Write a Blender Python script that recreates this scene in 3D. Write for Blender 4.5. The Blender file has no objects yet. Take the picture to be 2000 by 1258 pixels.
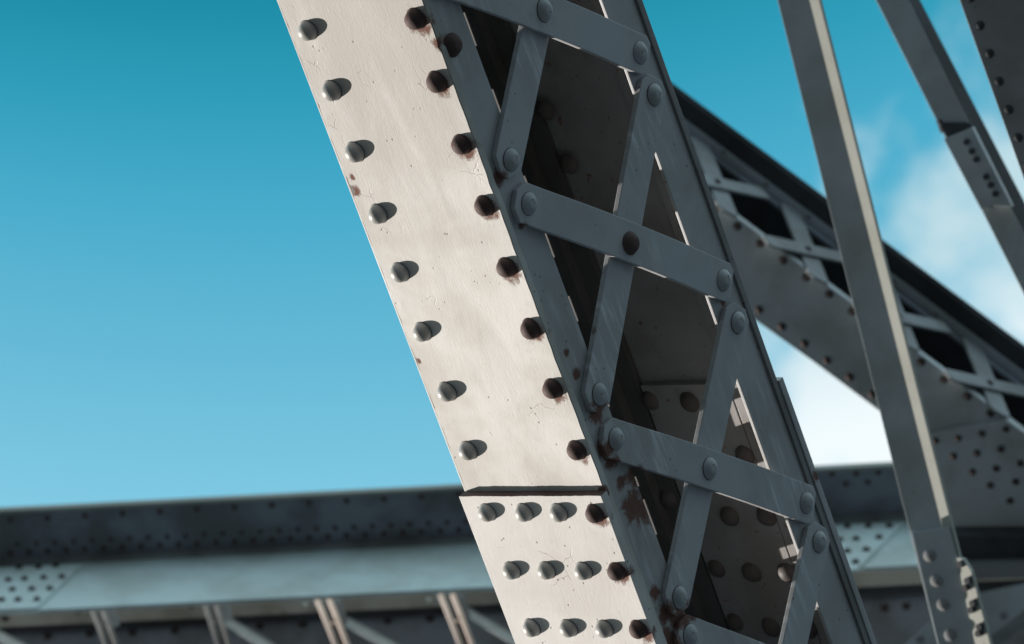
import bpy, bmesh, math, random
from mathutils import Vector, Matrix
random.seed(7)
sc = bpy.context.scene
C = sc.collection
RAD = math.radians

# ------------------------------------------------------------------ camera
FPX, W2, H2 = 10000.0, 1000.0, 629.0          # focal length in photo pixels, half frame
EL, ROLL, CAMP = RAD(66), RAD(6), Vector((0, 0, 1.7))
F = Vector((0, math.cos(EL), math.sin(EL)))
R0, Y0 = Vector((1, 0, 0)), Vector((0, -math.sin(EL), math.cos(EL)))
RT = (R0*math.cos(ROLL) - Y0*math.sin(ROLL)).normalized()
UP = (R0*math.sin(ROLL) + Y0*math.cos(ROLL)).normalized()
cam = bpy.data.cameras.new("camera")
cam.sensor_width = 36.0
cam.lens = FPX/2000*36.0
cam.clip_start = 0.1
cam.clip_end = 5000
cam.dof.use_dof = True
cam.dof.focus_distance = 7.42
cam.dof.aperture_fstop = 9.5
cam.dof.aperture_blades = 0
co = bpy.data.objects.new("camera", cam)
C.objects.link(co)
mw = Matrix((RT, UP, -F)).transposed().to_4x4()
mw.translation = CAMP
co.matrix_world = mw
sc.camera = co


def cv(x, y, f):                                # direction given as right, up, forward of the view axis
    return RT*x + UP*y + F*f


def ray(px, py):
    return cv((px-W2)/FPX, (H2-py)/FPX, 1.0)


# ------------------------------------------------------------------ sun, sky, exposure
U_ = cv(-.3276, .8758, -.3544)
V_ = cv(.5552, .4820, .6778)
U_.normalize()
V_ = (V_ - U_*V_.dot(U_)).normalized()
W_ = U_.cross(V_)
TRAVEL = (U_*.34 + V_*.65 - W_*1.31).normalized()
TOSUN = -TRAVEL
sun_el = math.asin(TOSUN.z)
sun_az = math.atan2(TOSUN.x, TOSUN.y)
sl = bpy.data.lights.new("sun", 'SUN')
sl.energy = 4.2
sl.angle = RAD(.5)
sl.color = (1.0, .935, .87)
so = bpy.data.objects.new("sun", sl)
so.rotation_euler = TRAVEL.to_track_quat('-Z', 'Y').to_euler()
so.location = (0, 0, 30)
C.objects.link(so)

sc.view_settings.view_transform = 'Standard'
sc.view_settings.look = 'None'
sc.view_settings.gamma = 1.0
sc.view_settings.use_curve_mapping = False
EXPO = 0.6
sc.view_settings.exposure = EXPO
K = 2**-EXPO

world = bpy.data.worlds.new("World")
sc.world = world
world.use_nodes = True
nt = world.node_tree
nt.nodes.clear()


def nd(t, kind, **kw):
    n = t.nodes.new(kind)
    for k, v in kw.items():
        setattr(n, k, v)
    return n


def lk(t, a, b):
    t.links.new(a, b)


def mth(t, op, a, b=None, c=None, clamp=False):
    n = nd(t, 'ShaderNodeMath', operation=op)
    n.use_clamp = clamp
    for i, v in enumerate((a, b, c)):
        if v is None:
            continue
        if isinstance(v, (int, float)):
            n.inputs[i].default_value = v
        else:
            lk(t, v, n.inputs[i])
    return n.outputs[0]


def smooth(t, v, lo, hi, a=0.0, b=1.0):
    n = nd(t, 'ShaderNodeMapRange', interpolation_type='SMOOTHSTEP')
    lk(t, v, n.inputs['Value'])
    n.inputs['From Min'].default_value = lo
    n.inputs['From Max'].default_value = hi
    n.inputs['To Min'].default_value = a
    n.inputs['To Max'].default_value = b
    return n.outputs['Result']


def mixc(t, fac, a, b, mode='MIX'):
    n = nd(t, 'ShaderNodeMix', data_type='RGBA', blend_type=mode)
    if isinstance(fac, (int, float)):
        n.inputs[0].default_value = fac
    else:
        lk(t, fac, n.inputs[0])
    for i, v in ((6, a), (7, b)):
        if isinstance(v, tuple):
            n.inputs[i].default_value = (*v, 1) if len(v) == 3 else v
        else:
            lk(t, v, n.inputs[i])
    return n.outputs[2]


def noise(t, vec, scale, detail=4, rough=.55, dist=0.0):
    n = nd(t, 'ShaderNodeTexNoise')
    n.inputs['Scale'].default_value = scale
    n.inputs['Detail'].default_value = detail
    n.inputs['Roughness'].default_value = rough
    n.inputs['Distortion'].default_value = dist
    if vec is not None:
        lk(t, vec, n.inputs['Vector'])
    return n.outputs['Fac']


def build_world():
    t = nt
    geo = nd(t, 'ShaderNodeTexCoord')
    sep = nd(t, 'ShaderNodeSeparateXYZ')
    lk(t, geo.outputs['Generated'], sep.inputs[0])
    x, y, z = sep.outputs
    sky = nd(t, 'ShaderNodeTexSky', sky_type='NISHITA')
    sky.sun_disc = False
    sky.sun_elevation = sun_el
    sky.sun_rotation = sun_az
    sky.altitude = 50
    sky.air_density = 1.2
    sky.dust_density = 1.0
    sky.ozone_density = 2.0
    # clear high sky: deep teal towards the zenith, paler lower down
    ramp = nd(t, 'ShaderNodeValToRGB')
    zz = mth(t, 'DIVIDE', mth(t, 'SUBTRACT', z, .86), .10, clamp=True)
    lk(t, zz, ramp.inputs[0])
    cr = ramp.color_ramp

    def zf(py):
        d = ray(600, py).normalized()
        return (d.z-.86)/.10
    stops = [(1258, (.30, .64, .80)), (950, (.205, .567, .755)), (700, (.135, .49, .68)), (400, (.065, .407, .597)),
             (200, (.030, .34, .50)), (0, (.013, .265, .385))]
    while len(cr.elements) < len(stops):
        cr.elements.new(.5)
    for e, (py, c) in zip(cr.elements, stops):
        e.position = max(0, min(1, zf(py)))
    for e, (py, c) in zip(cr.elements, stops):
        e.color = (c[0]*K, c[1]*K, c[2]*K, 1)
    # high thin cloud bank in the east, thicker lower down
    mp = nd(t, 'ShaderNodeMapping')
    mp.inputs['Scale'].default_value = (1, 1, 1.0)
    lk(t, geo.outputs['Generated'], mp.inputs[0])
    n1 = noise(t, mp.outputs[0], 50, 8, .55, .15)
    n2 = noise(t, mp.outputs[0], 16, 3, .5, 0)
    nn = mth(t, 'ADD', mth(t, 'MULTIPLY', n1, .55), mth(t, 'MULTIPLY', n2, .45))
    d0 = ray(1640, 330).normalized()
    # signed position: grows to the east and downwards
    s = mth(t, 'ADD', mth(t, 'MULTIPLY', mth(t, 'SUBTRACT', x, d0.x), 12.0),
            mth(t, 'MULTIPLY', mth(t, 'SUBTRACT', d0.z, z), 55.0))
    s = mth(t, 'MINIMUM', s, .62)
    east = smooth(t, x, ray(1290, 600).normalized().x, ray(1560, 600).normalized().x)
    dens = mth(t, 'ADD', s, mth(t, 'MULTIPLY', mth(t, 'SUBTRACT', nn, .445), 4.6))
    dens = mth(t, 'MULTIPLY', smooth(t, dens, .05, 1.05, 0, .95), east)
    ccol = mixc(t, smooth(t, z, ray(1700, 500).normalized().z, ray(1700, 860).normalized().z, 0, 1),
                (.54*K, .74*K, .81*K), (.93*K, 1.0*K, 1.02*K))
    col = mixc(t, dens, ramp.outputs[0], ccol)
    # unseen pale cloud added over the southern sky to brighten the chord web
    sth = mth(t, 'MULTIPLY', smooth(t, y, .22, -.10), smooth(t, z, .10, .35))
    sth = mth(t, 'MULTIPLY', sth, smooth(t, n2, .25, .60, .55, 1.0))
    col = mixc(t, sth, col, (.78*K, 1.04*K, 1.16*K))
    # towards the horizon the physical sky takes over
    sk = mixc(t, 1.0, sky.outputs[0], (.020, .030, .040), 'MULTIPLY')
    hi = mth(t, 'MAXIMUM', smooth(t, z, .55, .85), sth)
    col = mixc(t, hi, sk, col)
    # deep zenith stays as the ramp; scale for the background strength
    sc10 = mixc(t, 1.0, col, (10, 10, 10), 'MULTIPLY')
    bg = nd(t, 'ShaderNodeBackground')
    bg.inputs[1].default_value = .1
    lk(t, sc10, bg.inputs[0])
    out = nd(t, 'ShaderNodeOutputWorld')
    lk(t, bg.outputs[0], out.inputs[0])


build_world()

# ------------------------------------------------------------------ materials


def paint(name, base=(.60, .585, .56), rust=0.0, pts=(), bump=.25, rough=.5, mottle=.10, streak=0.0, tex=1.0, spec=None, grime=None, pits=.57, crack=0.0, grain=1.0,
          rustc=((.075, .032, .024), (.24, .095, .06))):
    """old gloss paint on steel; rust = 0..1 share of rust; pts = [(x,y,z,r)] rust spots in thing space"""
    m = bpy.data.materials.new(name)
    m.use_nodes = True
    t = m.node_tree
    b = t.nodes['Principled BSDF']
    tc = nd(t, 'ShaderNodeTexCoord')
    v = tc.outputs['Object']
    big = noise(t, v, 5*tex, 4, .6, .3)
    mid = noise(t, v, 38*tex, 5, .65, .2)
    fine = noise(t, v, 260*tex, 4, .6)
    a = tuple(c*(1+mottle) for c in base)
    d = (base[0]*(1-1.6*mottle), base[1]*(1-1.9*mottle), base[2]*(1-2.3*mottle))
    col = mixc(t, smooth(t, big, .38, .66), a, d)
    col = mixc(t, smooth(t, mid, .55, .80, 0, .35), col, tuple(c*.74 for c in d))
    if grime:                                   # soot washed down from the upper length
        sx = nd(t, 'ShaderNodeSeparateXYZ')
        lk(t, v, sx.inputs[0])
        gm = nd(t, 'ShaderNodeMapping')
        gm.inputs['Scale'].default_value = (3.0, 11, 11)
        lk(t, v, gm.inputs[0])
        gn = noise(t, gm.outputs[0], 1.3, 5, .62, .6)
        g0 = mth(t, 'ADD', smooth(t, sx.outputs[0], grime[0], grime[1]), mth(t, 'MULTIPLY', mth(t, 'SUBTRACT', gn, .5), 1.6))
        col = mixc(t, smooth(t, g0, .0, 1.0, 0, 1.0), col, (base[0]*.66, base[1]*.63, base[2]*.60))
    if streak:
        mp = nd(t, 'ShaderNodeMapping')
        mp.inputs['Scale'].default_value = (10, 75, 10)
        mp.inputs['Rotation'].default_value = (0, 0, RAD(35))
        lk(t, v, mp.inputs[0])
        st = noise(t, mp.outputs[0], 1.0, 4, .6, .2)
        sg_ = smooth(t, noise(t, v, 4.5, 2, .5), .42, .62)
        col = mixc(t, mth(t, 'MULTIPLY', smooth(t, st, .45, .70, 0, streak), sg_), col, tuple(min(1, c*1.5) for c in base))
    # tiny pits and specks
    vo = nd(t, 'ShaderNodeTexVoronoi')
    vo.inputs['Scale'].default_value = 70*tex
    lk(t, v, vo.inputs['Vector'])
    gate = smooth(t, noise(t, v, 23*tex, 3, .6), pits-.03, pits+.03)
    pit = mth(t, 'MULTIPLY', smooth(t, vo.outputs['Distance'], .16, .09), gate)
    col = mixc(t, mth(t, 'MULTIPLY', pit, .75), col, (.10, .075, .065))
    # rust
    rn = noise(t, v, 55*tex, 6, .7, .5)
    mask = smooth(t, rn, .72-.36*rust, .80-.36*rust) if rust > 0 else None
    for (x, y, z, r) in pts:
        dn = nd(t, 'ShaderNodeVectorMath', operation='DISTANCE')
        lk(t, v, dn.inputs[0])
        dn.inputs[1].default_value = (x, y, z)
        e = mth(t, 'ADD', mth(t, 'DIVIDE', dn.outputs['Value'], r), mth(t, 'MULTIPLY', mth(t, 'SUBTRACT', rn, .5), 2.4))
        k = smooth(t, e, 1.20, .55)
        mask = k if mask is None else mth(t, 'MAXIMUM', mask, k)
    gr = nd(t, 'ShaderNodeMapping')                # brush marks running across the steel
    gr.inputs['Rotation'].default_value = (RAD(28), RAD(28), RAD(28))
    gr.inputs['Scale'].default_value = (60, 420, 420)
    lk(t, v, gr.inputs[0])
    brush = noise(t, gr.outputs[0], 1.0, 3, .6)
    h = mth(t, 'ADD', mth(t, 'MULTIPLY', mid, .30*grain), mth(t, 'ADD', mth(t, 'MULTIPLY', fine, .12*grain), mth(t, 'MULTIPLY', brush, .28)))
    if crack:
        ck = nd(t, 'ShaderNodeTexVoronoi', feature='DISTANCE_TO_EDGE')
        ck.inputs['Scale'].default_value = 20
        wv_ = nd(t, 'ShaderNodeVectorMath', operation='ADD')
        ns_ = nd(t, 'ShaderNodeTexNoise')
        ns_.inputs['Scale'].default_value = 30
        lk(t, v, ns_.inputs['Vector'])
        sc_ = nd(t, 'ShaderNodeVectorMath', operation='SCALE')
        sc_.inputs[3].default_value = .03
        lk(t, ns_.outputs['Color'], sc_.inputs[0])
        lk(t, v, wv_.inputs[0])
        lk(t, sc_.outputs[0], wv_.inputs[1])
        lk(t, wv_.outputs[0], ck.inputs['Vector'])
        cm = mth(t, 'MULTIPLY', smooth(t, ck.outputs['Distance'], .016, .004), smooth(t, noise(t, v, 11, 2, .5), .60, .68))
        col = mixc(t, mth(t, 'MULTIPLY', cm, crack), col, (.16, .12, .10))
        h = mth(t, 'SUBTRACT', h, mth(t, 'MULTIPLY', cm, .6))
    h = mth(t, 'SUBTRACT', h, mth(t, 'MULTIPLY', pit, .5))
    rr = rough
    if mask is not None:
        rc = mixc(t, fine, rustc[0], rustc[1])
        col = mixc(t, mth(t, 'MULTIPLY', mask, .92), col, rc)
        h = mth(t, 'SUBTRACT', h, mth(t, 'MULTIPLY', mask, .5))
        ro = mth(t, 'ADD', rr, mth(t, 'MULTIPLY', mask, .4), clamp=True)
        lk(t, ro, b.inputs['Roughness'])
    else:
        b.inputs['Roughness'].default_value = rr
    lk(t, col, b.inputs['Base Color'])
    bm = nd(t, 'ShaderNodeBump')
    bm.inputs['Strength'].default_value = bump
    bm.inputs['Distance'].default_value = .002
    lk(t, h, bm.inputs['Height'])
    lk(t, bm.outputs[0], b.inputs['Normal'])
    b.inputs['Specular IOR Level'].default_value = .35
    if spec is not None:
        b.inputs['Specular IOR Level'].default_value = spec
    return m


# ------------------------------------------------------------------ frames and mesh helpers
class Frame:
    """a thing's own axes: X along it, Y and Z pointing into it (away from the viewer)"""

    def __init__(s, O, X, Y, Z):
        s.O, s.X, s.Y, s.Z = O, X, Y, Z
        s.ax = (X, Y, Z)

    def loc(s, P):
        d = P - s.O
        return Vector((d.dot(s.X), d.dot(s.Y), d.dot(s.Z)))

    def bp(s, px, py, axis, val):
        """where the line through a photo point meets the plane local[axis] = val"""
        r = ray(px, py)
        n = s.ax[axis]
        k = ((s.O + n*val) - CAMP).dot(n)/r.dot(n)
        return s.loc(CAMP + r*k)

    def matrix(s):
        m = Matrix((s.X, s.Y, s.Z)).transposed().to_4x4()
        m.translation = s.O
        return m


def edge_frame(p0, d0, p1, d1, nq):
    """X along the line p0-p1, Y = -nq (nq: outward normal of the face Y=0), Z completes it, pointing away"""
    A = CAMP + ray(*p0)*d0
    B = CAMP + ray(*p1)*d1
    X = (B-A).normalized()
    Y = -cv(*nq)
    Y = (Y - X*Y.dot(X)).normalized()
    Z = X.cross(Y)
    if Z.dot(F) < 0:
        X = -X
        Z = X.cross(Y)
    return Frame(A, X, Y, Z)


def thing(name, fr, label, cat, group=None):
    o = bpy.data.objects.new(name, None)
    o.empty_display_size = .1
    C.objects.link(o)
    o.matrix_world = fr.matrix()
    o['label'] = label
    o['category'] = cat
    if group:
        o['group'] = group
    return o


def obj(name, bm, mat, parent=None, smoothf=False):
    me = bpy.data.meshes.new(name)
    bmesh.ops.recalc_face_normals(bm, faces=bm.faces)
    bm.to_mesh(me)
    bm.free()
    me.materials.append(mat)
    if smoothf:
        for p in me.polygons:
            p.use_smooth = True
    o = bpy.data.objects.new(name, me)
    C.objects.link(o)
    if parent:
        o.parent = parent
    return o


def add_prism(bm, pts, ext, bevel=0.0):
    """polygon pts extruded by vector ext, edges rounded"""
    b2 = bmesh.new()
    a = [b2.verts.new(p) for p in pts]
    c = [b2.verts.new(Vector(p)+Vector(ext)) for p in pts]
    n = len(a)
    b2.faces.new(a)
    b2.faces.new(list(reversed(c)))
    for i in range(n):
        b2.faces.new((a[i], c[i], c[(i+1) % n], a[(i+1) % n]))
    bmesh.ops.recalc_face_normals(b2, faces=b2.faces)
    if bevel:
        bmesh.ops.bevel(b2, geom=list(b2.edges), offset=bevel, segments=2, profile=.6, affect='EDGES')
    me = bpy.data.meshes.new('tmp')
    b2.to_mesh(me)
    b2.free()
    bm.from_mesh(me)
    bpy.data.meshes.remove(me)


def add_box(bm, lo, hi, bevel=0.0):
    x0, y0, z0 = lo
    x1, y1, z1 = hi
    add_prism(bm, [(x0, y0, z0), (x1, y0, z0), (x1, y1, z0), (x0, y1, z0)], (0, 0, z1-z0), bevel)


def box(name, lo, hi, mat, parent, bevel=.0012):
    bm = bmesh.new()
    add_box(bm, lo, hi, bevel)
    return obj(name, bm, mat, parent)


def wobble(bm, amp, scale=9.0, seed=0):
    from mathutils import noise as mn
    for v in bm.verts:
        v.co += mn.noise_vector(v.co*scale + Vector((seed, 0, 0)))*amp


def rivet_mesh(name, r, h, mat, seg=28, flat=.0, seed=0, button=False):
    """button head lying on z=0, head towards -z"""
    bm = bmesh.new()
    rnd = random.Random(seed)
    Rs = (r*r+h*h)/(2*h)
    rings = [(r*1.10, -.0002), (r*1.06, -.0012), (r*1.0, -.0022)]
    amax = math.asin(min(1, r/Rs)) if h <= r else math.pi/2
    for i in range(1, 8):
        a = amax*(1-i/8)
        rr = Rs*math.sin(a)
        zz = h - (Rs - Rs*math.cos(a))
        if flat:
            zz = min(zz, h*(1-flat))
        rings.append((rr, -.002-zz*.92))
    if button:
        rings = [(r*1.12, -.0002), (r*1.07, -.0010), (r*1.0, -.0022)]
        for a_, b_ in ((.99, .22), (.955, .38), (.89, .54), (.80, .68), (.68, .79), (.53, .88), (.36, .945), (.18, .985)):
            rings.append((r*a_, -h*b_))
    vs = []
    ph = rnd.random()*6
    for (rr, z) in rings:
        row = []
        for k in range(seg):
            a = 2*math.pi*k/seg
            q = 1+.02*math.sin(2*a+ph)+.012*math.sin(3*a+2*ph)
            row.append(bm.verts.new((rr*q*math.cos(a), rr*q*math.sin(a), z)))
        vs.append(row)
    top = bm.verts.new((0, 0, rings[-1][1]-.0002))
    for a, b in zip(vs, vs[1:]):
        for k in range(seg):
            bm.faces.new((a[k], a[(k+1) % seg], b[(k+1) % seg], b[k]))
    for k in range(seg):
        bm.faces.new((vs[-1][k], vs[-1][(k+1) % seg], top))
    base = bm.verts.new((0, 0, .001))
    for k in range(seg):
        bm.faces.new((vs[0][(k+1) % seg], vs[0][k], base))
    bmesh.ops.recalc_face_normals(bm, faces=bm.faces)
    me = bpy.data.meshes.new(name)
    bm.to_mesh(me)
    bm.free()
    me.materials.append(mat)
    for p in me.polygons:
        p.use_smooth = True
    return me


def put_rivet(me, parent, loc, out, rot=None, label=None, name='rivet', s=1.0):
    """out: local unit vector the head points to"""
    o = bpy.data.objects.new(name, me)
    C.objects.link(o)
    o.parent = parent
    o.location = loc
    q = (-Vector(out)).to_track_quat('Z', 'Y')
    o.rotation_euler = (q.to_matrix() @ Matrix.Rotation(random.random()*6, 3, 'Z')).to_euler()
    o.scale = (s, s, s)
    if label:
        o['label'] = label
    return o


def face_plate(fr, name, axis, val, pix, th, mat, parent, bevel=.0012, raw=None):
    """plate whose visible face lies in local[axis]=val, outlined by photo points; th>0 goes away from view"""
    pts = [fr.bp(x, y, axis, val) for x, y in pix]
    e = [0, 0, 0]
    e[axis] = th
    bm = bmesh.new()
    add_prism(bm, pts, e, bevel)
    return obj(name, bm, mat, parent)


# ------------------------------------------------------------------ ground far below the view
def ground():
    bm = bmesh.new()
    add_box(bm, (-2500, -2500, -.5), (2500, 2500, 0))
    m = bpy.data.materials.new('ground')
    m.use_nodes = True
    t = m.node_tree
    b = t.nodes['Principled BSDF']
    tc = nd(t, 'ShaderNodeTexCoord')
    n = noise(t, tc.outputs['Object'], .6, 6, .6)
    lk(t, mixc(t, n, (.030, .036, .042), (.06, .070, .078)), b.inputs['Base Color'])
    b.inputs['Roughness'].default_value = .9
    o = obj('ground', bm, m)
    o['kind'] = 'structure'


ground()

# ================================================================== main laced box girder
M = Frame(CAMP + cv(.0100, .0895*1.0, 7.3607), U_, V_, W_)
WA, VB = .2680, .4458           # face widths
WD = .312                       # depth to the open back


def mp(px, py, axis, val):
    return M.bp(px, py, axis, val)


def uy(py, v, w, x0=1000):
    """height along the girder where the line (v, w) passes photo row py"""
    lo, hi = -2.5, 2.5
    for _ in range(50):
        m_ = (lo+hi)/2
        P = M.O + M.X*m_ + M.Y*v + M.Z*w - CAMP
        y = H2 - FPX*P.dot(UP)/P.dot(F)
        if y > py:
            lo = m_
        else:
            hi = m_
    return lo


girder = thing('riveted_girder', M,
               'big sharp foreground steel box girder with sunlit rivet-edged plate and laced shaded side', 'girder')
rustpts = []
for (px, py, ax, val, r) in ((1243, 990, 2, 0, .030), (1165, 800, 2, 0, .022), (1180, 880, 2, 0, .018), (1325, 1205, 2, 0, .026),
                             (1300, 1200, 2, 0, .02), (1305, 1258, 2, 0, .03), (868, 88, 2, 0, .012), (882, 88, 2, 0, .016),
                             (975, 350, 2, 0, .014), (1150, 640, 2, 0, .012), (1285, 1015, 2, 0, .016), (1240, 930, 2, 0, .02),
                             (1282, 1160, 2, 0, .013), (1195, 905, 2, 0, .014),
                             (1128, 730, 2, 0, .010), (1110, 690, 2, 0, .007), (1020, 440, 2, 0, .008), (1590, 930, 2, 0, .010), (1345, 1205, 2, 0, .012),
                             (1170, 495, 2, 0, .008), (1262, 1000, 2, 0, .020), (1215, 945, 2, 0, .012), (1415, 590, 2, 0, .008)):
    p = mp(px, py, ax, val)
    rustpts.append((p.x, p.y, p.z, r))
edgept = [(p.x, p.y, p.z, r) for p, r in ((mp(858, 88, 1, 0), .012), (mp(693, 372, 1, 0), .010), (mp(1180, 960, 1, 0), .010),
                                          (mp(688, 345, 1, 0), .006), (mp(818, 705, 1, 0), .006))]
RRV = [(815, 35), (857, 158), (905, 280), (950, 400), (993, 520), (1040, 640), (1083, 757), (1130, 877)]
P_sun = paint('paint_cover_plate', (.585, .568, .542), grime=(-.35, .62), pts=edgept+[(*mp(q_[0]+3, q_[1]+10, 1, 0), .0150+.0012*((q_[1]*7) % 6)) for q_ in RRV], bump=.30, rough=.55, crack=.28, pits=.555, mottle=.11)
P_spl = paint('paint_splice_plate', (.60, .58, .56), pts=[(*mp(q_[0]+5, q_[1]+9, 1, -.016), .018) for q_ in ((1165, 1000), (1208, 1113), (1250, 1226))], crack=.5, pits=.53, bump=.38, rough=.55, mottle=.05)
P_bar = paint('paint_lacing', (.43, .43, .44), rust=0.0, pts=rustpts, bump=.25, rough=.42, mottle=.06, streak=.9)
P_ang = paint('paint_angle', (.42, .42, .425), pts=rustpts, bump=.3, rough=.45, mottle=.08, streak=.5)
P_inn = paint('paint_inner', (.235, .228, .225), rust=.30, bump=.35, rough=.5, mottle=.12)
P_blk = paint('paint_inner_dark', (.085, .080, .078), rust=.2, bump=.3, rough=.7, mottle=.12)  # near-black inner paint for the back angle and cover
P_riv = paint('paint_rivet', (.43, .43, .415), rust=.10, bump=.3, rough=.42, spec=.5, mottle=.08, tex=1.5)
P_rrv = paint('paint_rust_and_shade', (.105, .066, .062), rust=.30, bump=.4, rough=.75, mottle=.12, tex=1.5)
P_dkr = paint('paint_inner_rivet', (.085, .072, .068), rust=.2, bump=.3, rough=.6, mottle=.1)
P_rbl = paint('paint_lacing_rivet', (.40, .42, .43), rust=.30, bump=.3, rough=.5, mottle=.08, tex=1.5)

LO, HI = -1.5, 1.3
# cover plate (sunlit side), finely divided edge so that it can be slightly nibbled
bm = bmesh.new()
N = 260
rnd = random.Random(3)
prof = []


def nib(u):                                    # small chips in the outer edge
    e = 0
    for (py, d, wdt) in ((372, .007, .012), (352, .003, .007), (705, .003, .006), (205, .0015, .004), (795, .002, .006)):
        uc = uy(py, 0, WA)
        e = max(e, d*max(0, 1-abs(u-uc)/wdt))
    return e


def nib2(u):                                   # chip at the corner edge near the rusty rivet
    e = 0
    for (py, d, wdt) in ((92, .0035, .006), (360, .002, .02), (700, .0015, .02), (480, .001, .03)):
        uc = uy(py, 0, 0)
        e = max(e, d*max(0, 1-abs(u-uc)/wdt))
    return e


rows = []
for i in range(N+1):
    u = -.60 + 1.30*i/N
    j = .0004*math.sin(u*91)+.0003*math.sin(u*233+1)
    w1 = WA - nib(u) + j
    w0 = nib2(u) + .0003*math.sin(u*130)
    row = []
    for (v, w) in ((.0012, w0), (0, w0+.0014), (0, w1-.0012), (.001, w1), (.012, w1), (.012, w0)):
        row.append(bm.verts.new((u, v, w)))
    rows.append(row)
for a, b in zip(rows, rows[1:]):
    for k in range(6):
        bm.faces.new((a[k], b[k], b[(k+1) % 6], a[(k+1) % 6]))
bm.faces.new(rows[0])
bm.faces.new(list(reversed(rows[-1])))
add_box(bm, (-1.5, 0, 0), (-.6005, .012, WA), .001)
add_box(bm, (.7005, 0, 0), (1.3, .012, WA), .001)
obj('cover_plate', bm, P_sun, girder)
SEAM = uy(969, -.016, WA*.5)
# splice plate with its rough torn top edge
bm = bmesh.new()
pts = []
for i in range(41):
    w = -.004 + (WA+.006)*i/40
    pts.append((SEAM+.0003*math.sin(w*60)+.0003*rnd.uniform(-1, 1), -.016, w))
pts += [(LO, -.016, WA+.002), (LO, -.016, -.004)]
add_prism(bm, pts, (0, .0155, 0), .0008)
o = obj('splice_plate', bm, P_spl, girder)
o.data.materials.append(P_rrv)  # rust-dark end face, its shade put into the colour
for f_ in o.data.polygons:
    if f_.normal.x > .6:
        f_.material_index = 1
# rivets in the sunlit face
r_sun = rivet_mesh('rivet_head', .0148, .0178, P_riv, seed=1, button=True)
r_rus = rivet_mesh('rusty_rivet_head', .0150, .0172, P_rrv, seed=2, button=True)
r_spl = rivet_mesh('splice_rivet_head', .0138, .0162, P_riv, seed=3, button=True)
for m_ in (r_sun, r_spl):                      # dark line where the head meets the plate
    m_.materials.append(P_dkr)
    for f_ in m_.polygons:
        if f_.center.z > -.0009:
            f_.material_index = 1
Lr = [(605, 60), (652, 177), (697, 297), (742, 418), (785, 532), (829, 648), (877, 765), (918, 880)]
Rr = [(815, 35), (857, 158), (905, 280), (950, 400), (993, 520), (1040, 640), (1083, 757), (1130, 877)]
for q in Lr + [(562, -58), (519, -178)]:
    p = mp(q[0]-2, q[1]-1, 1, 0)
    put_rivet(r_sun, girder, p, (0, -1, 0), s=random.uniform(.97, 1.03))
for q in Rr + [(771, -86)]:
    p = mp(q[0]-2, q[1]+1, 1, 0)
    put_rivet(r_rus, girder, p, (0, -1, 0), label='dark rusted rivet beside the corner edge', s=random.uniform(.97, 1.03))
for row in ([(955, 998), (1027, 998), (1095, 998), (1165, 1000)], [(1003, 1111), (1071, 1111), (1143, 1112), (1208, 1113)],
            [(1042, 1223), (1114, 1224), (1184, 1225), (1250, 1226)], [(1083, 1335), (1155, 1336), (1226, 1337), (1290, 1338)]):
    for k, q in enumerate(row):
        p = mp(q[0]-2, q[1]+2, 1, -.016)
        if k == 3:
            put_rivet(r_rus, girder, p, (0, -1, 0), label='dark rusted rivet beside the corner edge', s=.93)
        else:
            put_rivet(r_spl, girder, p, (0, -1, 0))

# corner angles of the laced face
FL0, FL1 = .013, .074
FR0, FR1 = .3645, .4335


def slab(name, v0, v1, w0, w1, mat, u0=LO, u1=HI, bevel=.0012):
    return box(name, (u0, v0, w0), (u1, v1, w1), mat, girder, bevel)


bm = bmesh.new()
add_box(bm, (LO, FL0, .003), (HI, FL1, .013), .0015)
add_box(bm, (LO, FL0, .0135), (HI, .024, .085), .001)
obj('corner_angle', bm, P_ang, girder)
bm = bmesh.new()
add_box(bm, (LO, FR0, .003), (HI, FR1, .0085), .0010)
obj('corner_angle', bm, P_ang, girder)
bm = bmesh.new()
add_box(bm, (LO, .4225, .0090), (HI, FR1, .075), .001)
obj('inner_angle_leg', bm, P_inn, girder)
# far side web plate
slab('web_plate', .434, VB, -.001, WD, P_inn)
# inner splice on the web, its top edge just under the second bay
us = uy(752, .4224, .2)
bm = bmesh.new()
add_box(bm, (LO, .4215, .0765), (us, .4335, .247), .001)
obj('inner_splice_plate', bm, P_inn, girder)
# outer splice on the far side, stepping out at mid height
uo = mp(1522, 740, 2, 0).x
bm = bmesh.new()
add_box(bm, (LO, VB+.0005, -.003), (uo, VB+.0125, WD-.01), .001)
obj('outer_splice_plate', bm, P_ang, girder)
# back corner angle on the web
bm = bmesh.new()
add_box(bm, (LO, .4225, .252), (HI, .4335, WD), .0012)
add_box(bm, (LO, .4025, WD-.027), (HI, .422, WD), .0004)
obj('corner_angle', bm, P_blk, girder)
# back corner angle behind the cover plate
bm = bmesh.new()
add_box(bm, (LO, .0125, .195), (HI, .0165, WA+.0125), .0005)  # dark strip standing in for the shadow in the edge gap
obj('edge_shade_strip', bm, P_dkr, girder)
bm = bmesh.new()
add_box(bm, (LO, .0170, .195), (HI, .0255, WA+.0195), .001)
obj('corner_angle', bm, P_sun, girder)

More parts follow.
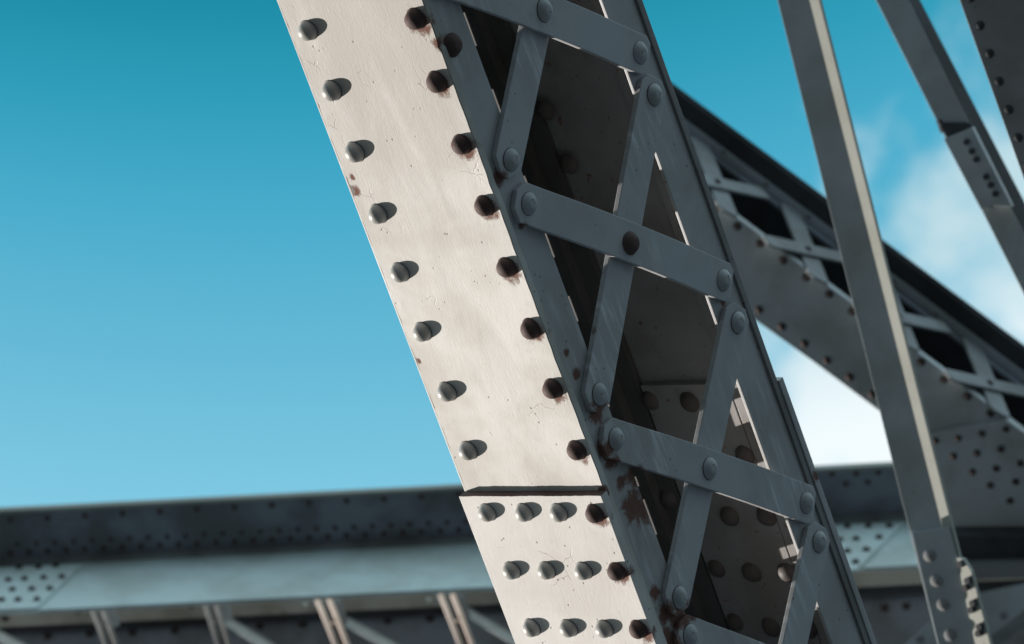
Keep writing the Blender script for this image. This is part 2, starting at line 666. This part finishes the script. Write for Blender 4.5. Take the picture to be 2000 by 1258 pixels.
# back cover: solid strip with a row of long slots on each side
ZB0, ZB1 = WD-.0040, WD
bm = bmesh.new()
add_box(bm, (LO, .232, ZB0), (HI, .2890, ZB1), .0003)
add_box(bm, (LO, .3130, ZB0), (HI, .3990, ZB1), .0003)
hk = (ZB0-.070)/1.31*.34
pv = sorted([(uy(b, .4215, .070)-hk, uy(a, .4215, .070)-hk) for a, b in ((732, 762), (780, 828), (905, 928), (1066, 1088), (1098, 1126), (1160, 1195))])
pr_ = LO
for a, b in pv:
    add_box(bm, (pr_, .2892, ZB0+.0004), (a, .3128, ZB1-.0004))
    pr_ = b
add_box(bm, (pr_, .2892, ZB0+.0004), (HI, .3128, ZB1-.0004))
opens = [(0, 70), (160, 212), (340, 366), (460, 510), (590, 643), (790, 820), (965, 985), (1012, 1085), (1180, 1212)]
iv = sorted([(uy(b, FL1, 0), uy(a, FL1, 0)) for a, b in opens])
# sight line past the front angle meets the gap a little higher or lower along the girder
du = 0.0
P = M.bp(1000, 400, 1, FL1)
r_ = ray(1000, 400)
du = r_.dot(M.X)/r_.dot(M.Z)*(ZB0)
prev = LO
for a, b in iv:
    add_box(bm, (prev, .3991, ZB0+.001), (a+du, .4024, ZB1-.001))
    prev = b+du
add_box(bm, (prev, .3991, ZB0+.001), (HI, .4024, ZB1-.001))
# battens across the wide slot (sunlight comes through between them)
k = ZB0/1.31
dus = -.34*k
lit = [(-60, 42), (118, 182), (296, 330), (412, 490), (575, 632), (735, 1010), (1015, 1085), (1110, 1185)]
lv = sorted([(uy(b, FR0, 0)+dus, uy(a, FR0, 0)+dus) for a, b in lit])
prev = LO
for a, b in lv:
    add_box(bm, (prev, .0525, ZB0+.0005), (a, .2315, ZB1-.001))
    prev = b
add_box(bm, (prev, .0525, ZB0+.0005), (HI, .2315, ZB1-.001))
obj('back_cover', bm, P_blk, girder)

# lacing bars
r_bar = rivet_mesh('lacing_rivet_head', .0160, .0085, P_rbl, flat=.12, seed=4)
r_bar.materials.append(P_rrv)  # rust-dark skirt paints the shaded rim of each head
for f_ in r_bar.polygons:
    if f_.center.z > -.0014:
        f_.material_index = 1
r_brr = rivet_mesh('rusty_lacing_rivet_head', .0165, .0115, P_rrv, flat=.12, seed=5)


def lacing_bar(a, b, w_end, w_mid, width=.060, th=.009, ext=.026, mat=P_bar, par=girder, fr=M, bevel=.0013, chamfer=(.45, .45)):
    A = fr.bp(*a, 2, w_end)
    B = fr.bp(*b, 2, w_end)
    A.z = B.z = 0
    D = (B-A)
    L = D.length
    D.normalize()
    S = Vector((-D.y, D.x, 0))
    h = width/2
    pr = []
    ca = h*chamfer[0]
    cb = h*chamfer[1]
    out = [(-ext, -h+ca, 0), (-ext+ca, -h, 0), (L+ext-cb, -h, 0), (L+ext, -h+cb, 0), (L+ext, h-cb, 0), (L+ext-cb, h, 0),
           (-ext+ca, h, 0), (-ext, h-ca, 0)]
    b2 = bmesh.new()
    vs = [b2.verts.new(p) for p in out]
    b2.faces.new(vs)
    for q in range(1, 16):
        xx = L*q/16
        bmesh.ops.bisect_plane(b2, geom=b2.verts[:]+b2.edges[:]+b2.faces[:], plane_co=(xx, 0, 0), plane_no=(1, 0, 0))
    r = bmesh.ops.extrude_face_region(b2, geom=b2.faces[:])
    up = [g for g in r['geom'] if isinstance(g, bmesh.types.BMVert)]
    for v_ in up:
        v_.co.z += th
    bmesh.ops.recalc_face_normals(b2, faces=b2.faces)
    sharp = [e for e in b2.edges if len(e.link_faces) == 2 and e.calc_face_angle(0) > .4]
    bmesh.ops.bevel(b2, geom=sharp, offset=bevel, segments=2, profile=.6, affect='EDGES')
    for v_ in b2.verts:
        x_ = v_.co.x
        t_ = max(0, min(1, x_/L))
        s_ = math.sin(math.pi*t_)
        s_ = s_*s_*(3-2*s_)
        wz = w_end + (w_mid-w_end)*s_
        p = A + D*x_ + S*v_.co.y
        v_.co = Vector((p.x, p.y, wz + v_.co.z))
    return obj('lacing_bar', b2, mat, par)


front = [((866, -50), (1247, 103), (1060, 20)), ((1030, 398), (1410, 547), (1228, 475)),
         ((1200, 857), (1572, 982), (1383, 915)), ((1345, 1241), (1745, 1400), None)]
back = [((1115, -255), (995, 312)), ((1275, 185), (1168, 770)), ((1438, 630), (1324, 1167)), ((1597, 1058), (1488, 1560))]
ZF = -.0065
for a, b, c in front:
    lacing_bar(a, b, ZF, -.0165, chamfer=(.55, .35))
    for q in (a, b):
        put_rivet(r_bar, girder, mp(q[0]+3, q[1], 2, ZF), (0, 0, -1))
    if c:
        put_rivet(r_brr if c[0] == 1228 else r_bar, girder, mp(c[0]+3, c[1], 2, -.0165), (0, 0, -1))
for a, b in back:
    lacing_bar(a, b, ZF+.0001, -.0060, chamfer=(.5, .75), ext=.027)
    for q in (a, b):
        put_rivet(r_bar, girder, mp(q[0]+3, q[1], 2, ZF), (0, 0, -1))
put_rivet(r_brr, girder, mp(884, 88, 2, .003), (0, 0, -1), label='rust-ringed rivet low on the narrow angle')
# inner web rivets seen through the lacing
r_inn = rivet_mesh('inner_rivet_head', .0165, .011, P_dkr, seed=6)
for q in ((1347, 785), (1455, 890), (1425, 1008), (1497, 1008), (1468, 1118), (1538, 1118), (1507, 1225), (1577, 1228)):
    put_rivet(r_inn, girder, mp(q[0], q[1], 1, .4215), (0, -1, 0))
for q in ((1065, 215), (1110, 320), (1020, 100), (1270, 782), (1305, 975), (1436, 1215), (1400, 1110)):
    put_rivet(r_inn, girder, mp(q[0], q[1], 1, .4225), (0, -1, 0), s=.95)

# ================================================================== background members
G_far = paint('paint_far_steel', (.48, .52, .54), rust=.05, bump=.2, rough=.5, mottle=.10)
G_drk = paint('paint_far_dark', (.27, .28, .29), rust=.12, bump=.25, rough=.8, mottle=.14, spec=.12)
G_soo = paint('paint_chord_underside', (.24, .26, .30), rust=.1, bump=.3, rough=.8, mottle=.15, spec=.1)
G_blk = paint('paint_far_black', (.075, .078, .085), rust=.2, bump=.3, rough=.85, mottle=.15, spec=.08)  # near-black paint for the darkest far parts
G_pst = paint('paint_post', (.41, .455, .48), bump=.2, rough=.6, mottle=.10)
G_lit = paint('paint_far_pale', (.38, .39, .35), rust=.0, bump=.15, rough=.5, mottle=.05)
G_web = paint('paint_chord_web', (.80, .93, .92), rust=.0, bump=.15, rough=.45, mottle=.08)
G_pnk = paint('paint_sunlit_pink_strut', (.56, .46, .43), rust=.2, bump=.2, rough=.5, mottle=.08)
G_riv = paint('paint_far_rivet', (.085, .068, .064), rust=.05, bump=.2, rough=.8, mottle=.1, spec=.1)
G_dst = paint('paint_shaded_strut', (.15, .155, .16), rust=.1, bump=.2, rough=.8, mottle=.12, spec=.1)
G_lac = paint('paint_far_lacing', (.27, .29, .30), rust=.05, bump=.2, rough=.6, mottle=.12)
G_plt = paint('paint_plate_post', (.40, .39, .39), rust=.1, bump=.2, rough=.8, mottle=.1, spec=.12)
G_flr = paint('paint_floor_flange', (.36, .345, .32), rust=.2, bump=.2, rough=.8, mottle=.15, spec=.15)


def pieces(name, bms, mat, par):
    bm_ = bmesh.new()
    for pts_, e in bms:
        add_prism(bm_, pts_, e, .001)
    return obj(name, bm_, mat, par)


# ---------------------------------------------------------------- laced diagonal behind
L = edge_frame((1393, 391), 12.0, (2000, 843), 12.0, (-.6*.35, -.8*.35, -.937))
lacedd = thing('laced_diagonal', L, 'blurred dark laced box diagonal falling to the right behind the big girder', 'diagonal beam')


def line(p, q):
    return lambda x: p[1] + (q[1]-p[1])*(x-p[0])/(q[0]-p[0])


Eln = line((1393, 391), (2000, 843))
Bln = line((1480, 629), (1719, 800))
X0, X1 = 900, 2250
# solid side (face Y=0)
face_plate(L, 'side_plate', 1, 0, [(X0, Eln(X0)), (X1, Eln(X1)), (X1, Bln(X1)), (X0, Bln(X0))], .01, G_far, lacedd)
# the laced face (Z=0): edge angle by E, edge angle by the top
LW = L.bp(1500, 372, 2, 0).y     # y of the light line under the top band
ULx = [L.bp(X0, Eln(X0), 2, 0).x, L.bp(X1, Eln(X1), 2, 0).x]
ux0, ux1 = min(ULx), max(ULx)
SIDE = L.bp(1480, 629, 1, 0).z
bm = bmesh.new()
add_box(bm, (ux0, .0105, .001), (ux1, .030, .009), .001)
obj('edge_angle', bm, G_far, lacedd)
bm = bmesh.new()
add_box(bm, (ux0, LW-.045, .001), (ux1, LW, .009), .001)
obj('edge_angle', bm, G_soo, lacedd)
# raised rolled lip along the upper angle
bm = bmesh.new()
add_box(bm, (ux0, LW-.012, -.02), (ux1, LW+.001, .0005), .001)
obj('rolled_lip', bm, G_far, lacedd)
# top cover band beyond the lip
TW = L.bp(1500, 304, 2, 0).y
bm = bmesh.new()
add_box(bm, (ux0, LW+.0015, -.062), (ux1, LW+.012, SIDE), .001)
obj('top_cover', bm, G_blk, lacedd)
bm = bmesh.new()
add_box(bm, (ux0, LW+.0125, -.066), (ux1, LW+.024, SIDE+.005), .001)
obj('top_flange', bm, G_blk, lacedd)
# inside back and bottom closing plates
bm = bmesh.new()
add_box(bm, (ux0, .0105, SIDE-.012), (ux1, LW, SIDE), 0)
obj('back_plate', bm, G_blk, lacedd)
# X lacing
rv_s = rivet_mesh('far_rivet_head', .0095, .0050, G_riv, seg=16, seed=7)
for i in range(-3, 6):
    cx, cy = 1399+177.5*i, 355+131*i
    m1 = (cx-38, cy-88)
    m2 = (cx+43, cy+72)
    lb = lacing_bar((cx-34, cy-84), (cx+25, cy+60), -.0065, -.0065, width=.060, th=.007, ext=.0, mat=G_lac, par=lacedd, fr=L)
    lb = lacing_bar((cx-80, cy-18), (cx+98, cy+22), -.0140, -.0140, width=.045, th=.007, ext=.0, mat=G_lac, par=lacedd, fr=L)
    put_rivet(rv_s, lacedd, L.bp(cx+2, cy, 2, -.0140), (0, 0, -1), s=.9)
for i in range(0, 20):
    px, py = 1395+45.0*i, 409+33.1*i
    if i >= 9:
        px, py = 1799+45.3*(i-9), 707+33.4*(i-9)
    put_rivet(rv_s, lacedd, L.bp(px, py, 1, 0), (0, -1, 0))
for i in range(-1, 6):
    put_rivet(rv_s, lacedd, L.bp(1483+44.2*i, 605+33*i, 1, 0), (0, -1, 0))
# little rivets on the lip
for i in range(0, 7):
    x = 1330+83*i
    put_rivet(rv_s, lacedd, L.bp(x, line((1345, 246), (1629, 462))(x)+0, 2, -.02) + Vector((0, -.004, 0)), (0, 0, -1), s=.75)
# gusset plate at its foot
gus = face_plate(L, 'gusset_plate', 1, -.012, [(1792, 851), (1820, 846), (1964, 819), (2060, 889), (2250, 1030), (2250, 1047), (1836, 1047)],
                 .0115, G_far, lacedd)
for q in ((1827, 861), (1871, 856), (1918, 847), (1965, 838), (1862, 891), (1908, 885), (1955, 877), (1899, 922), (1946, 915), (1993, 905),
          (1934, 948), (1984, 941), (1973, 978)):
    o = put_rivet(rv_s, gus, L.bp(q[0], q[1], 1, -.012), (0, -1, 0), s=.85)

# ---------------------------------------------------------------- bottom chord
Hf = edge_frame((0, 1101), 14.0, (1700, 1014), 14.0, (0, .93, -.37))
chord = thing('bottom_chord', Hf, 'long pale horizontal steel chord with dark top flange across the bottom of the view', 'chord beam')
# Y=0 plane is the web (faces up/out), flange underside spans towards the viewer in plane Z=0
hx = [Hf.bp(-500, 1127, 1, 0).x, Hf.bp(2500, 975, 1, 0).x]
hx0, hx1 = min(hx), max(hx)
T1 = Hf.bp(800, 962, 2, 0).y
W1 = Hf.bp(900, 1149, 1, 0).z
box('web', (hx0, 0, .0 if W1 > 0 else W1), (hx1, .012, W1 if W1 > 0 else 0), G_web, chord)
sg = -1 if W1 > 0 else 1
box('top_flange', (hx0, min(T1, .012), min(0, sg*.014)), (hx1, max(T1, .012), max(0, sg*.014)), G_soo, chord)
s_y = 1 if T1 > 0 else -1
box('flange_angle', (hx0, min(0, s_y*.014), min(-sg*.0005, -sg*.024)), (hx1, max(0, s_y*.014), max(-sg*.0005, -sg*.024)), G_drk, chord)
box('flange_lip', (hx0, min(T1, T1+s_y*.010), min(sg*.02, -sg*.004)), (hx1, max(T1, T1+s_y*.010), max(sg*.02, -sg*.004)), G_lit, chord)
rv_f = rivet_mesh('flange_rivet_head', .0078, .0030, P_rrv, seg=14, seed=12)
rv_h = rivet_mesh('chord_rivet_head', .0115, .009, G_riv, seg=14, seed=8)
for i in range(0, 28):
    x = 20+36.5*i
    put_rivet(rv_f, chord, Hf.bp(x, line((0, 1090), (1700, 1003))(x)-9, 2, 0), (0, 0, -sg), s=.95)
    put_rivet(rv_f, chord, Hf.bp(x+14, line((0, 1090), (1700, 1003))(x)-26, 2, 0), (0, 0, -sg), s=.8)
    if i % 2 == 0:
        put_rivet(rv_f, chord, Hf.bp(x, line((0, 1003), (1700, 906))(x)+14, 2, 0), (0, 0, -sg), s=.95)
for q in ((1625, 925), (1672, 925), (1716, 923), (1652, 945), (1695, 942)):
    put_rivet(rv_f, chord, Hf.bp(q[0], q[1], 2, 0), (0, 0, -sg), s=.95)
g1 = face_plate(Hf, 'splice_plate', 1, -.010, [(-300, 1122), (161, 1100), (70, 1187), (-300, 1205)], .0095, G_web, chord, .0008)
for q in ((37, 1109), (75, 1108), (109, 1105), (16, 1133), (48, 1131), (85, 1129), (121, 1127), (24, 1152), (62, 1151), (97, 1150), (3, 1172), (35, 1172), (72, 1171)):
    put_rivet(rv_h, g1, Hf.bp(q[0], q[1], 1, -.010), (0, -1, 0), s=.85)
g2 = face_plate(Hf, 'splice_plate', 1, -.010, [(1500, 1026), (1763, 1022), (1672, 1112), (1500, 1122)], .0095, G_web, chord, .0008)
for q in ((1655, 1029), (1696, 1028), (1737, 1028), (1672, 1053), (1717, 1050), (1655, 1077), (1692, 1074), (1671, 1098), (1640, 1055), (1630, 1080)):
    put_rivet(rv_h, g2, Hf.bp(q[0], q[1], 1, -.010), (0, -1, 0), s=.9)

# ---------------------------------------------------------------- lower flange strip and dark floor beam under the chord
Ff = edge_frame((0, 1191), 14.25, (1794, 1106), 14.25, (0, -.35, -.937))
floor_ = thing('floor_beam', Ff, 'dark floor beam with riveted bands just below the pale chord', 'floor beam')
st = face_plate(Ff, 'lower_flange', 1, 0, [(-500, 1200), (2300, 1068), (2300, 1118), (-500, 1249)], .01, G_flr, floor_)
face_plate(Ff, 'beam_web', 1, .10, [(-500, 1150), (2300, 1040), (2300, 1500), (-500, 1500)], .02, G_soo, floor_)
face_plate(Ff, 'cover_strip', 1, .06, [(-500, 1243), (2300, 1110), (2300, 1140), (-500, 1262)], .02, G_blk, floor_)
for x in list(range(10, 1000, 83)):
    put_rivet(rv_h, floor_, Ff.bp(x, 1246-.045*x, 1, .10), (0, -1, 0))
for q in ((1728, 1187), (1770, 1184), (10, 1206)):
    put_rivet(rv_h, floor_, Ff.bp(q[0], q[1], 1, .0 if q[0] < 20 else .10), (0, -1, 0))

# ---------------------------------------------------------------- hanger struts under the chord
grp = 'paired struts under the bottom chord'
slab_specs = [
    ((172, 1189), (200, 1258), 20, 0, 'dim paired strut under the riveted splice at the far left'),
    ((393, 1178), (420, 1258), 21, 0, 'dim grey paired strut second from the left under the chord'),
    ((616, 1181), (648, 1258), 23, 1, 'sunlit pinkish paired strut with a rung, midway below the chord'),
    ((857, 1172), (892, 1258), 23, 1, 'sunlit pinkish paired strut with a rung, just left of the big girder'),
]
for (a, b, gap, litf, lab) in slab_specs:
    # extend beyond the frame
    k_ = 3.2
    b2 = (a[0]+(b[0]-a[0])*k_, a[1]+(b[1]-a[1])*k_)
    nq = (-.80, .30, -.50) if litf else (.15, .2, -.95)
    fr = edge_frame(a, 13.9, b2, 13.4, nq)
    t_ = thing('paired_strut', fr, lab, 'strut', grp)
    mat = G_pnk if litf else G_dst  # sunlit and shaded look of the struts put into two paints
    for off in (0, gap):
        pa = fr.loc(CAMP+ray(a[0]+off, a[1]-off*.04-6)*13.9)
        pb = fr.loc(CAMP+ray(b2[0]+off, b2[1]-off*.04)*13.4)
        bm = bmesh.new()
        dr = (pb-pa)
        pts = [pa, pb, pb+Vector((0, 0, .014)), pa+Vector((0, 0, .014))]
        wv = (fr.loc(CAMP+ray(a[0]+off+8, a[1]-6)*13.9)-pa)
        ln = dr.normalized()
        wv = (wv-ln*wv.dot(ln)).normalized()*.011
        tv = ln.cross(wv).normalized()*.011
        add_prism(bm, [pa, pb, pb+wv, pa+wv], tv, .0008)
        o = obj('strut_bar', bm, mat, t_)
    # dark web between the two bars
    q = [(a[0]+8, a[1]-6), (a[0]+gap, a[1]-7), (b2[0]+gap, b2[1]), (b2[0]+8, b2[1])]
    dd = (13.93, 13.93, 13.43, 13.43)
    bm = bmesh.new()
    add_prism(bm, [fr.loc(CAMP+ray(*c_)*z_) for c_, z_ in zip(q, dd)], fr.loc(fr.O+F*.006), .0005)
    obj('strut_web', bm, G_blk, t_)
    # rungs
    for f_ in ((.16, .42, .68) if True else ()):
        x_, y_ = a[0]+(b2[0]-a[0])*f_, a[1]+(b2[1]-a[1])*f_
        p1 = fr.loc(CAMP+ray(x_+3, y_)*(13.9-.5*f_))
        p2 = fr.loc(CAMP+ray(x_+gap+3, y_-2)*(13.9-.5*f_))
        bm = bmesh.new()
        dl = (p2-p1).normalized()
        pv = dl.cross(Vector((0, .7, .7))).normalized()*.009
        add_prism(bm, [p1-pv/2, p2-pv/2, p2+pv/2, p1+pv/2], dl.cross(pv).normalized()*.005, .0005)
        obj('rung', bm, mat, t_)
    # dark connection bracket and bolt
    fb = Frame(CAMP+ray(a[0], a[1])*14.2, Ff.X, Ff.Y, Ff.Z)
    bm = bmesh.new()
    q = [(a[0]+gap+10, a[1]-9), (a[0]+gap+27, a[1]-10), (a[0]+gap+40, a[1]+34), (a[0]+gap+22, a[1]+38)]
    add_prism(bm, [fr.loc(CAMP+ray(*c_)*14.1) for c_ in q], fr.loc(fr.O+F*.03), .001)
    obj('bracket', bm, G_soo, t_)
    bm = bmesh.new()
    q = [(a[0]-8, a[1]-9), (a[0]+gap+10, a[1]-11), (a[0]+gap+10, a[1]+3), (a[0]-2, a[1]+6)]
    add_prism(bm, [fr.loc(CAMP+ray(*c_)*14.12) for c_ in q], fr.loc(fr.O+F*.03), .001)
    obj('bracket', bm, G_drk, t_)
    rv = rivet_mesh('strut_bolt', .010, .010, G_lit if litf else G_riv, seg=16, seed=9)
    pb_ = fr.loc(CAMP+ray(a[0]-19, a[1]+3)*14.19)
    out = fr.loc(fr.O+cv(-.5, .1, -.8).normalized())
    put_rivet(rv, t_, pb_, out, name='bolt')

# sway braces
for n_, (a, b, lab) in enumerate((((430, 1216), (560, 1294), 'blurred grey sway brace slanting right of the second dim strut'),
                                  ((672, 1222), (812, 1296), 'blurred grey sway brace slanting between the two sunlit struts'),
                                  ((905, 1202), (1060, 1292), 'blurred grey sway brace ending against the big girder at the bottom'),
                                  ((-40, 1232), (90, 1300), 'dim sway brace at the lower left corner'))):
    fr = edge_frame(a, 14.2, b, 14.2, (0, .3, -.95))
    t_ = thing('sway_brace', fr, lab, 'brace', 'sway braces below the chord')
    p0 = fr.loc(CAMP+ray(*a)*14.2)
    p1 = fr.loc(CAMP+ray(*b)*14.2)
    bm = bmesh.new()
    s_ = Vector((0, 0, 1))
    add_prism(bm, [p0, p1, p1+s_*.022, p0+s_*.022], (0, .006, 0), .001)
    obj('flat_leg', bm, G_far, t_)
    bm = bmesh.new()
    add_prism(bm, [p0+s_*.0225, p1+s_*.0225, p1+s_*.028, p0+s_*.028], (0, .03, 0), .001)
    obj('standing_leg', bm, G_drk, t_)

# ---------------------------------------------------------------- narrow upright angle post
Vf = edge_frame((1580, 0), 10.0, (1832, 1000), 10.0, (-.97*.35, -.244*.35, -.937))
Nf = edge_frame((1580, 0), 10.0, (1832, 1000), 10.0, (-.97*.66, -.244*.66, -.751))
post = thing('angle_post', Vf, 'narrow upright angle post with dark broad leg and pale narrow leg crossing the laced diagonal', 'post')


def vline(p, q):
    return lambda y: p[0] + (q[0]-p[0])*(y-p[1])/(q[1]-p[1])


def bent_plate(name, val, pix, th, mat, par):
    """plate lying in the bent narrow leg, given in the post's own axes"""
    pts = [Vf.loc(Nf.O + Nf.X*q.x + Nf.Y*q.y + Nf.Z*q.z) for q in (Nf.bp(x, y, 1, val) for x, y in pix)]
    e = Vf.loc(Vf.O + Nf.Y*th)
    bm_ = bmesh.new()
    add_prism(bm_, pts, e, .0006)
    return obj(name, bm_, mat, par)


vl = vline((1518, 0), (1831, 1258))
ve = vline((1580, 0), (1832, 1000))
vr = vline((1600, 0), (1852, 1000))
A0, A1 = -700, 1700
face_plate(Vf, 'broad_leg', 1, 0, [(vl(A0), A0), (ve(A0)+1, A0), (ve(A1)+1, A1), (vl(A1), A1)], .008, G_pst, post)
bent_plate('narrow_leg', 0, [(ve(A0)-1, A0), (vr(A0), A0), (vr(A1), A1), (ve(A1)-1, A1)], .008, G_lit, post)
sp = face_plate(Vf, 'splice_plate', 1, -.014, [(1780, 1040), (1853, 1030), (1910, 1258), (1962, 1470), (1890, 1480), (1832, 1258)], .0135, G_pst, post)
rv_p = rivet_mesh('post_rivet_head', .0115, .0035, G_drk, seg=20, seed=10)
for q in ((1816, 1085), (1829, 1134), (1842, 1181), (1856, 1240)):
    put_rivet(rv_p, sp, Vf.bp(q[0], q[1], 1, -.014), (0, -1, 0))
sp2 = bent_plate('side_splice_plate', -.010, [(1869, 1089), (1881, 1092), (1897, 1116), (1934, 1258), (1990, 1480), (1962, 1480), (1905, 1258)], .0095, G_lit, post)
ny = Vf.loc(Vf.O - Nf.Y)
for q in ((1879, 1101), (1894, 1133), (1889, 1147), (1904, 1177), (1901, 1190), (1917, 1223), (1915, 1236)):
    w_ = Nf.bp(q[0], q[1], 1, -.010)
    p = Vf.loc(Nf.O + Nf.X*w_.x + Nf.Y*w_.y + Nf.Z*w_.z)
    bm = bmesh.new()
    bmesh.ops.create_cone(bm, cap_ends=True, segments=6, radius1=.0072, radius2=.0072, depth=.012,
                          matrix=Matrix.Translation(p+ny*.005) @ ny.to_track_quat('Z', 'Y').to_matrix().to_4x4())
    obj('bolt', bm, G_blk, sp2)

# ---------------------------------------------------------------- slanting thin member with a bolted splice
Sf = edge_frame((1774, 0), 10.6, (1981, 420), 10.6, (-.9*.3, -.44*.3, -.954))
strut = thing('spliced_tie', Sf, 'thin grey slanting tie with a short bolted splice plate, upper right against the cloud', 'tie member')
sl_ = vline((1710, 0), (1834, 246))
se_ = vline((1774, 0), (1981, 420))
sr_ = vline((1797, 0), (2000, 392))
A0, A1 = -900, 1500
face_plate(Sf, 'flat_face', 1, 0, [(sl_(A0), A0), (se_(A0), A0), (se_(A1), A1), (sl_(A1), A1)], .01, G_far, strut)
face_plate(Sf, 'dark_flange', 2, 0, [(se_(A0)+.4, A0), (sr_(A0), A0), (sr_(A1), A1), (se_(A1)+.4, A1)], .01, G_blk, strut)
sp = face_plate(Sf, 'splice_plate', 1, -.022, [(1843, 272), (1899, 249), (1977, 404), (1937, 402), (1931, 407), (1916, 410)], .0215, G_far, strut)
face_plate(Sf, 'splice_plate', 1, -.010, [(1832, 236), (1838, 240), (1893, 240), (1960, 380), (1916, 390)], .0095, G_blk, strut)  # black plate standing in for the shadow above the splice
for q in ((1889, 277), (1899, 295), (1908, 311), (1927, 345), (1936, 361), (1945, 378)):
    p = Sf.bp(q[0], q[1], 1, -.022)
    bm = bmesh.new()
    bmesh.ops.create_cone(bm, cap_ends=True, segments=6, radius1=.0072, radius2=.0068, depth=.012,
                          matrix=Matrix.Translation(p+Vector((0, -.005, 0))) @ Matrix.Rotation(RAD(90), 4, 'X'))
    obj('bolt', bm, G_blk, sp)
for q in ((1836, 240), (1840, 252)):
    p = Sf.bp(q[0], q[1], 1, .003)
    bm = bmesh.new()
    bmesh.ops.create_cone(bm, cap_ends=True, segments=6, radius1=.007, radius2=.006, depth=.014,
                          matrix=Matrix.Translation(p) @ Matrix.Rotation(RAD(90), 4, 'Y'))
    obj('bolt', bm, G_blk, strut)

# ---------------------------------------------------------------- dark plate member at the right edge
Rf = edge_frame((1874, 0), 9.4, (2000, 350), 9.4, (-.05, -.25, -.96))
rp = thing('riveted_plate_post', Rf, 'dark riveted plate member cut off by the top right corner', 'plate post')
rl = vline((1874, 0), (2000, 350))
A0, A1 = -700, 900
face_plate(Rf, 'face_plate', 1, 0, [(rl(A0), A0), (rl(A0)+330, A0), (rl(A1)+330, A1), (rl(A1), A1)], .012, G_plt, rp)
pa = [Rf.bp(rl(y), y, 1, .012) for y in (A0, A1)]
bm = bmesh.new()
zs = 1 if Rf.bp(1980, 200, 1, 0).z > Rf.bp(1930, 200, 1, 0).z else -1
add_prism(bm, [pa[0]+Vector((0, .0005, zs*.004)), pa[1]+Vector((0, .0005, zs*.004)), pa[1]+Vector((0, .09, zs*.004)), pa[0]+Vector((0, .09, zs*.004))], (0, 0, zs*.010), .001)
obj('side_angle', bm, G_drk, rp)
rv_r = rivet_mesh('plate_rivet_head', .0080, .0040, G_blk, seg=18, seed=11)
for i in range(-2, 9):
    put_rivet(rv_r, rp, Rf.bp(1914+18.7*i, 50+54.7*i, 1, 0), (0, -1, 0))

# ---------------------------------------------------------------- lower right: far cross beam and pale gusset
Gf = edge_frame((1700, 1300), 13.2, (2000, 1110), 13.2, (.1, .3, -.95))
lg = thing('skewed_brace', Gf, 'pale wide brace with a rivet rising to the right at the lower right corner', 'brace')
face_plate(Gf, 'brace_plate', 1, 0, [(1768, 1258), (1816, 1216), (1905, 1160), (2050, 1130), (2200, 1060), (2200, 1120), (2000, 1190), (1935, 1240), (1900, 1300), (1720, 1300)], .012, G_far, lg, .001)
face_plate(Gf, 'brace_flange', 1, -.02, [(1925, 1248), (2200, 1062), (2200, 1085), (1945, 1262)], .018, G_drk, lg, .001)
for q in ((1797, 1247), (1960, 1201)):
    put_rivet(rv_p, lg, Gf.bp(q[0], q[1], 1, 0), (0, -1, 0), s=.9)
Df = edge_frame((1845, 1047), 12.0, (2100, 1047), 12.0, (0, -.45, -.89))
db = thing('dark_cross_beam', Df, 'dark cross beam below the riveted gusset at the right edge', 'cross beam')
face_plate(Df, 'beam_soffit', 1, 0, [(1842, 1048), (2300, 1049), (2300, 1092), (1866, 1100)], .05, G_blk, db)  # near-black face below the gusset
face_plate(Df, 'bottom_flange', 1, -.02, [(1866, 1101), (2300, 1093), (2300, 1122), (1876, 1132)], .02, G_drk, db)
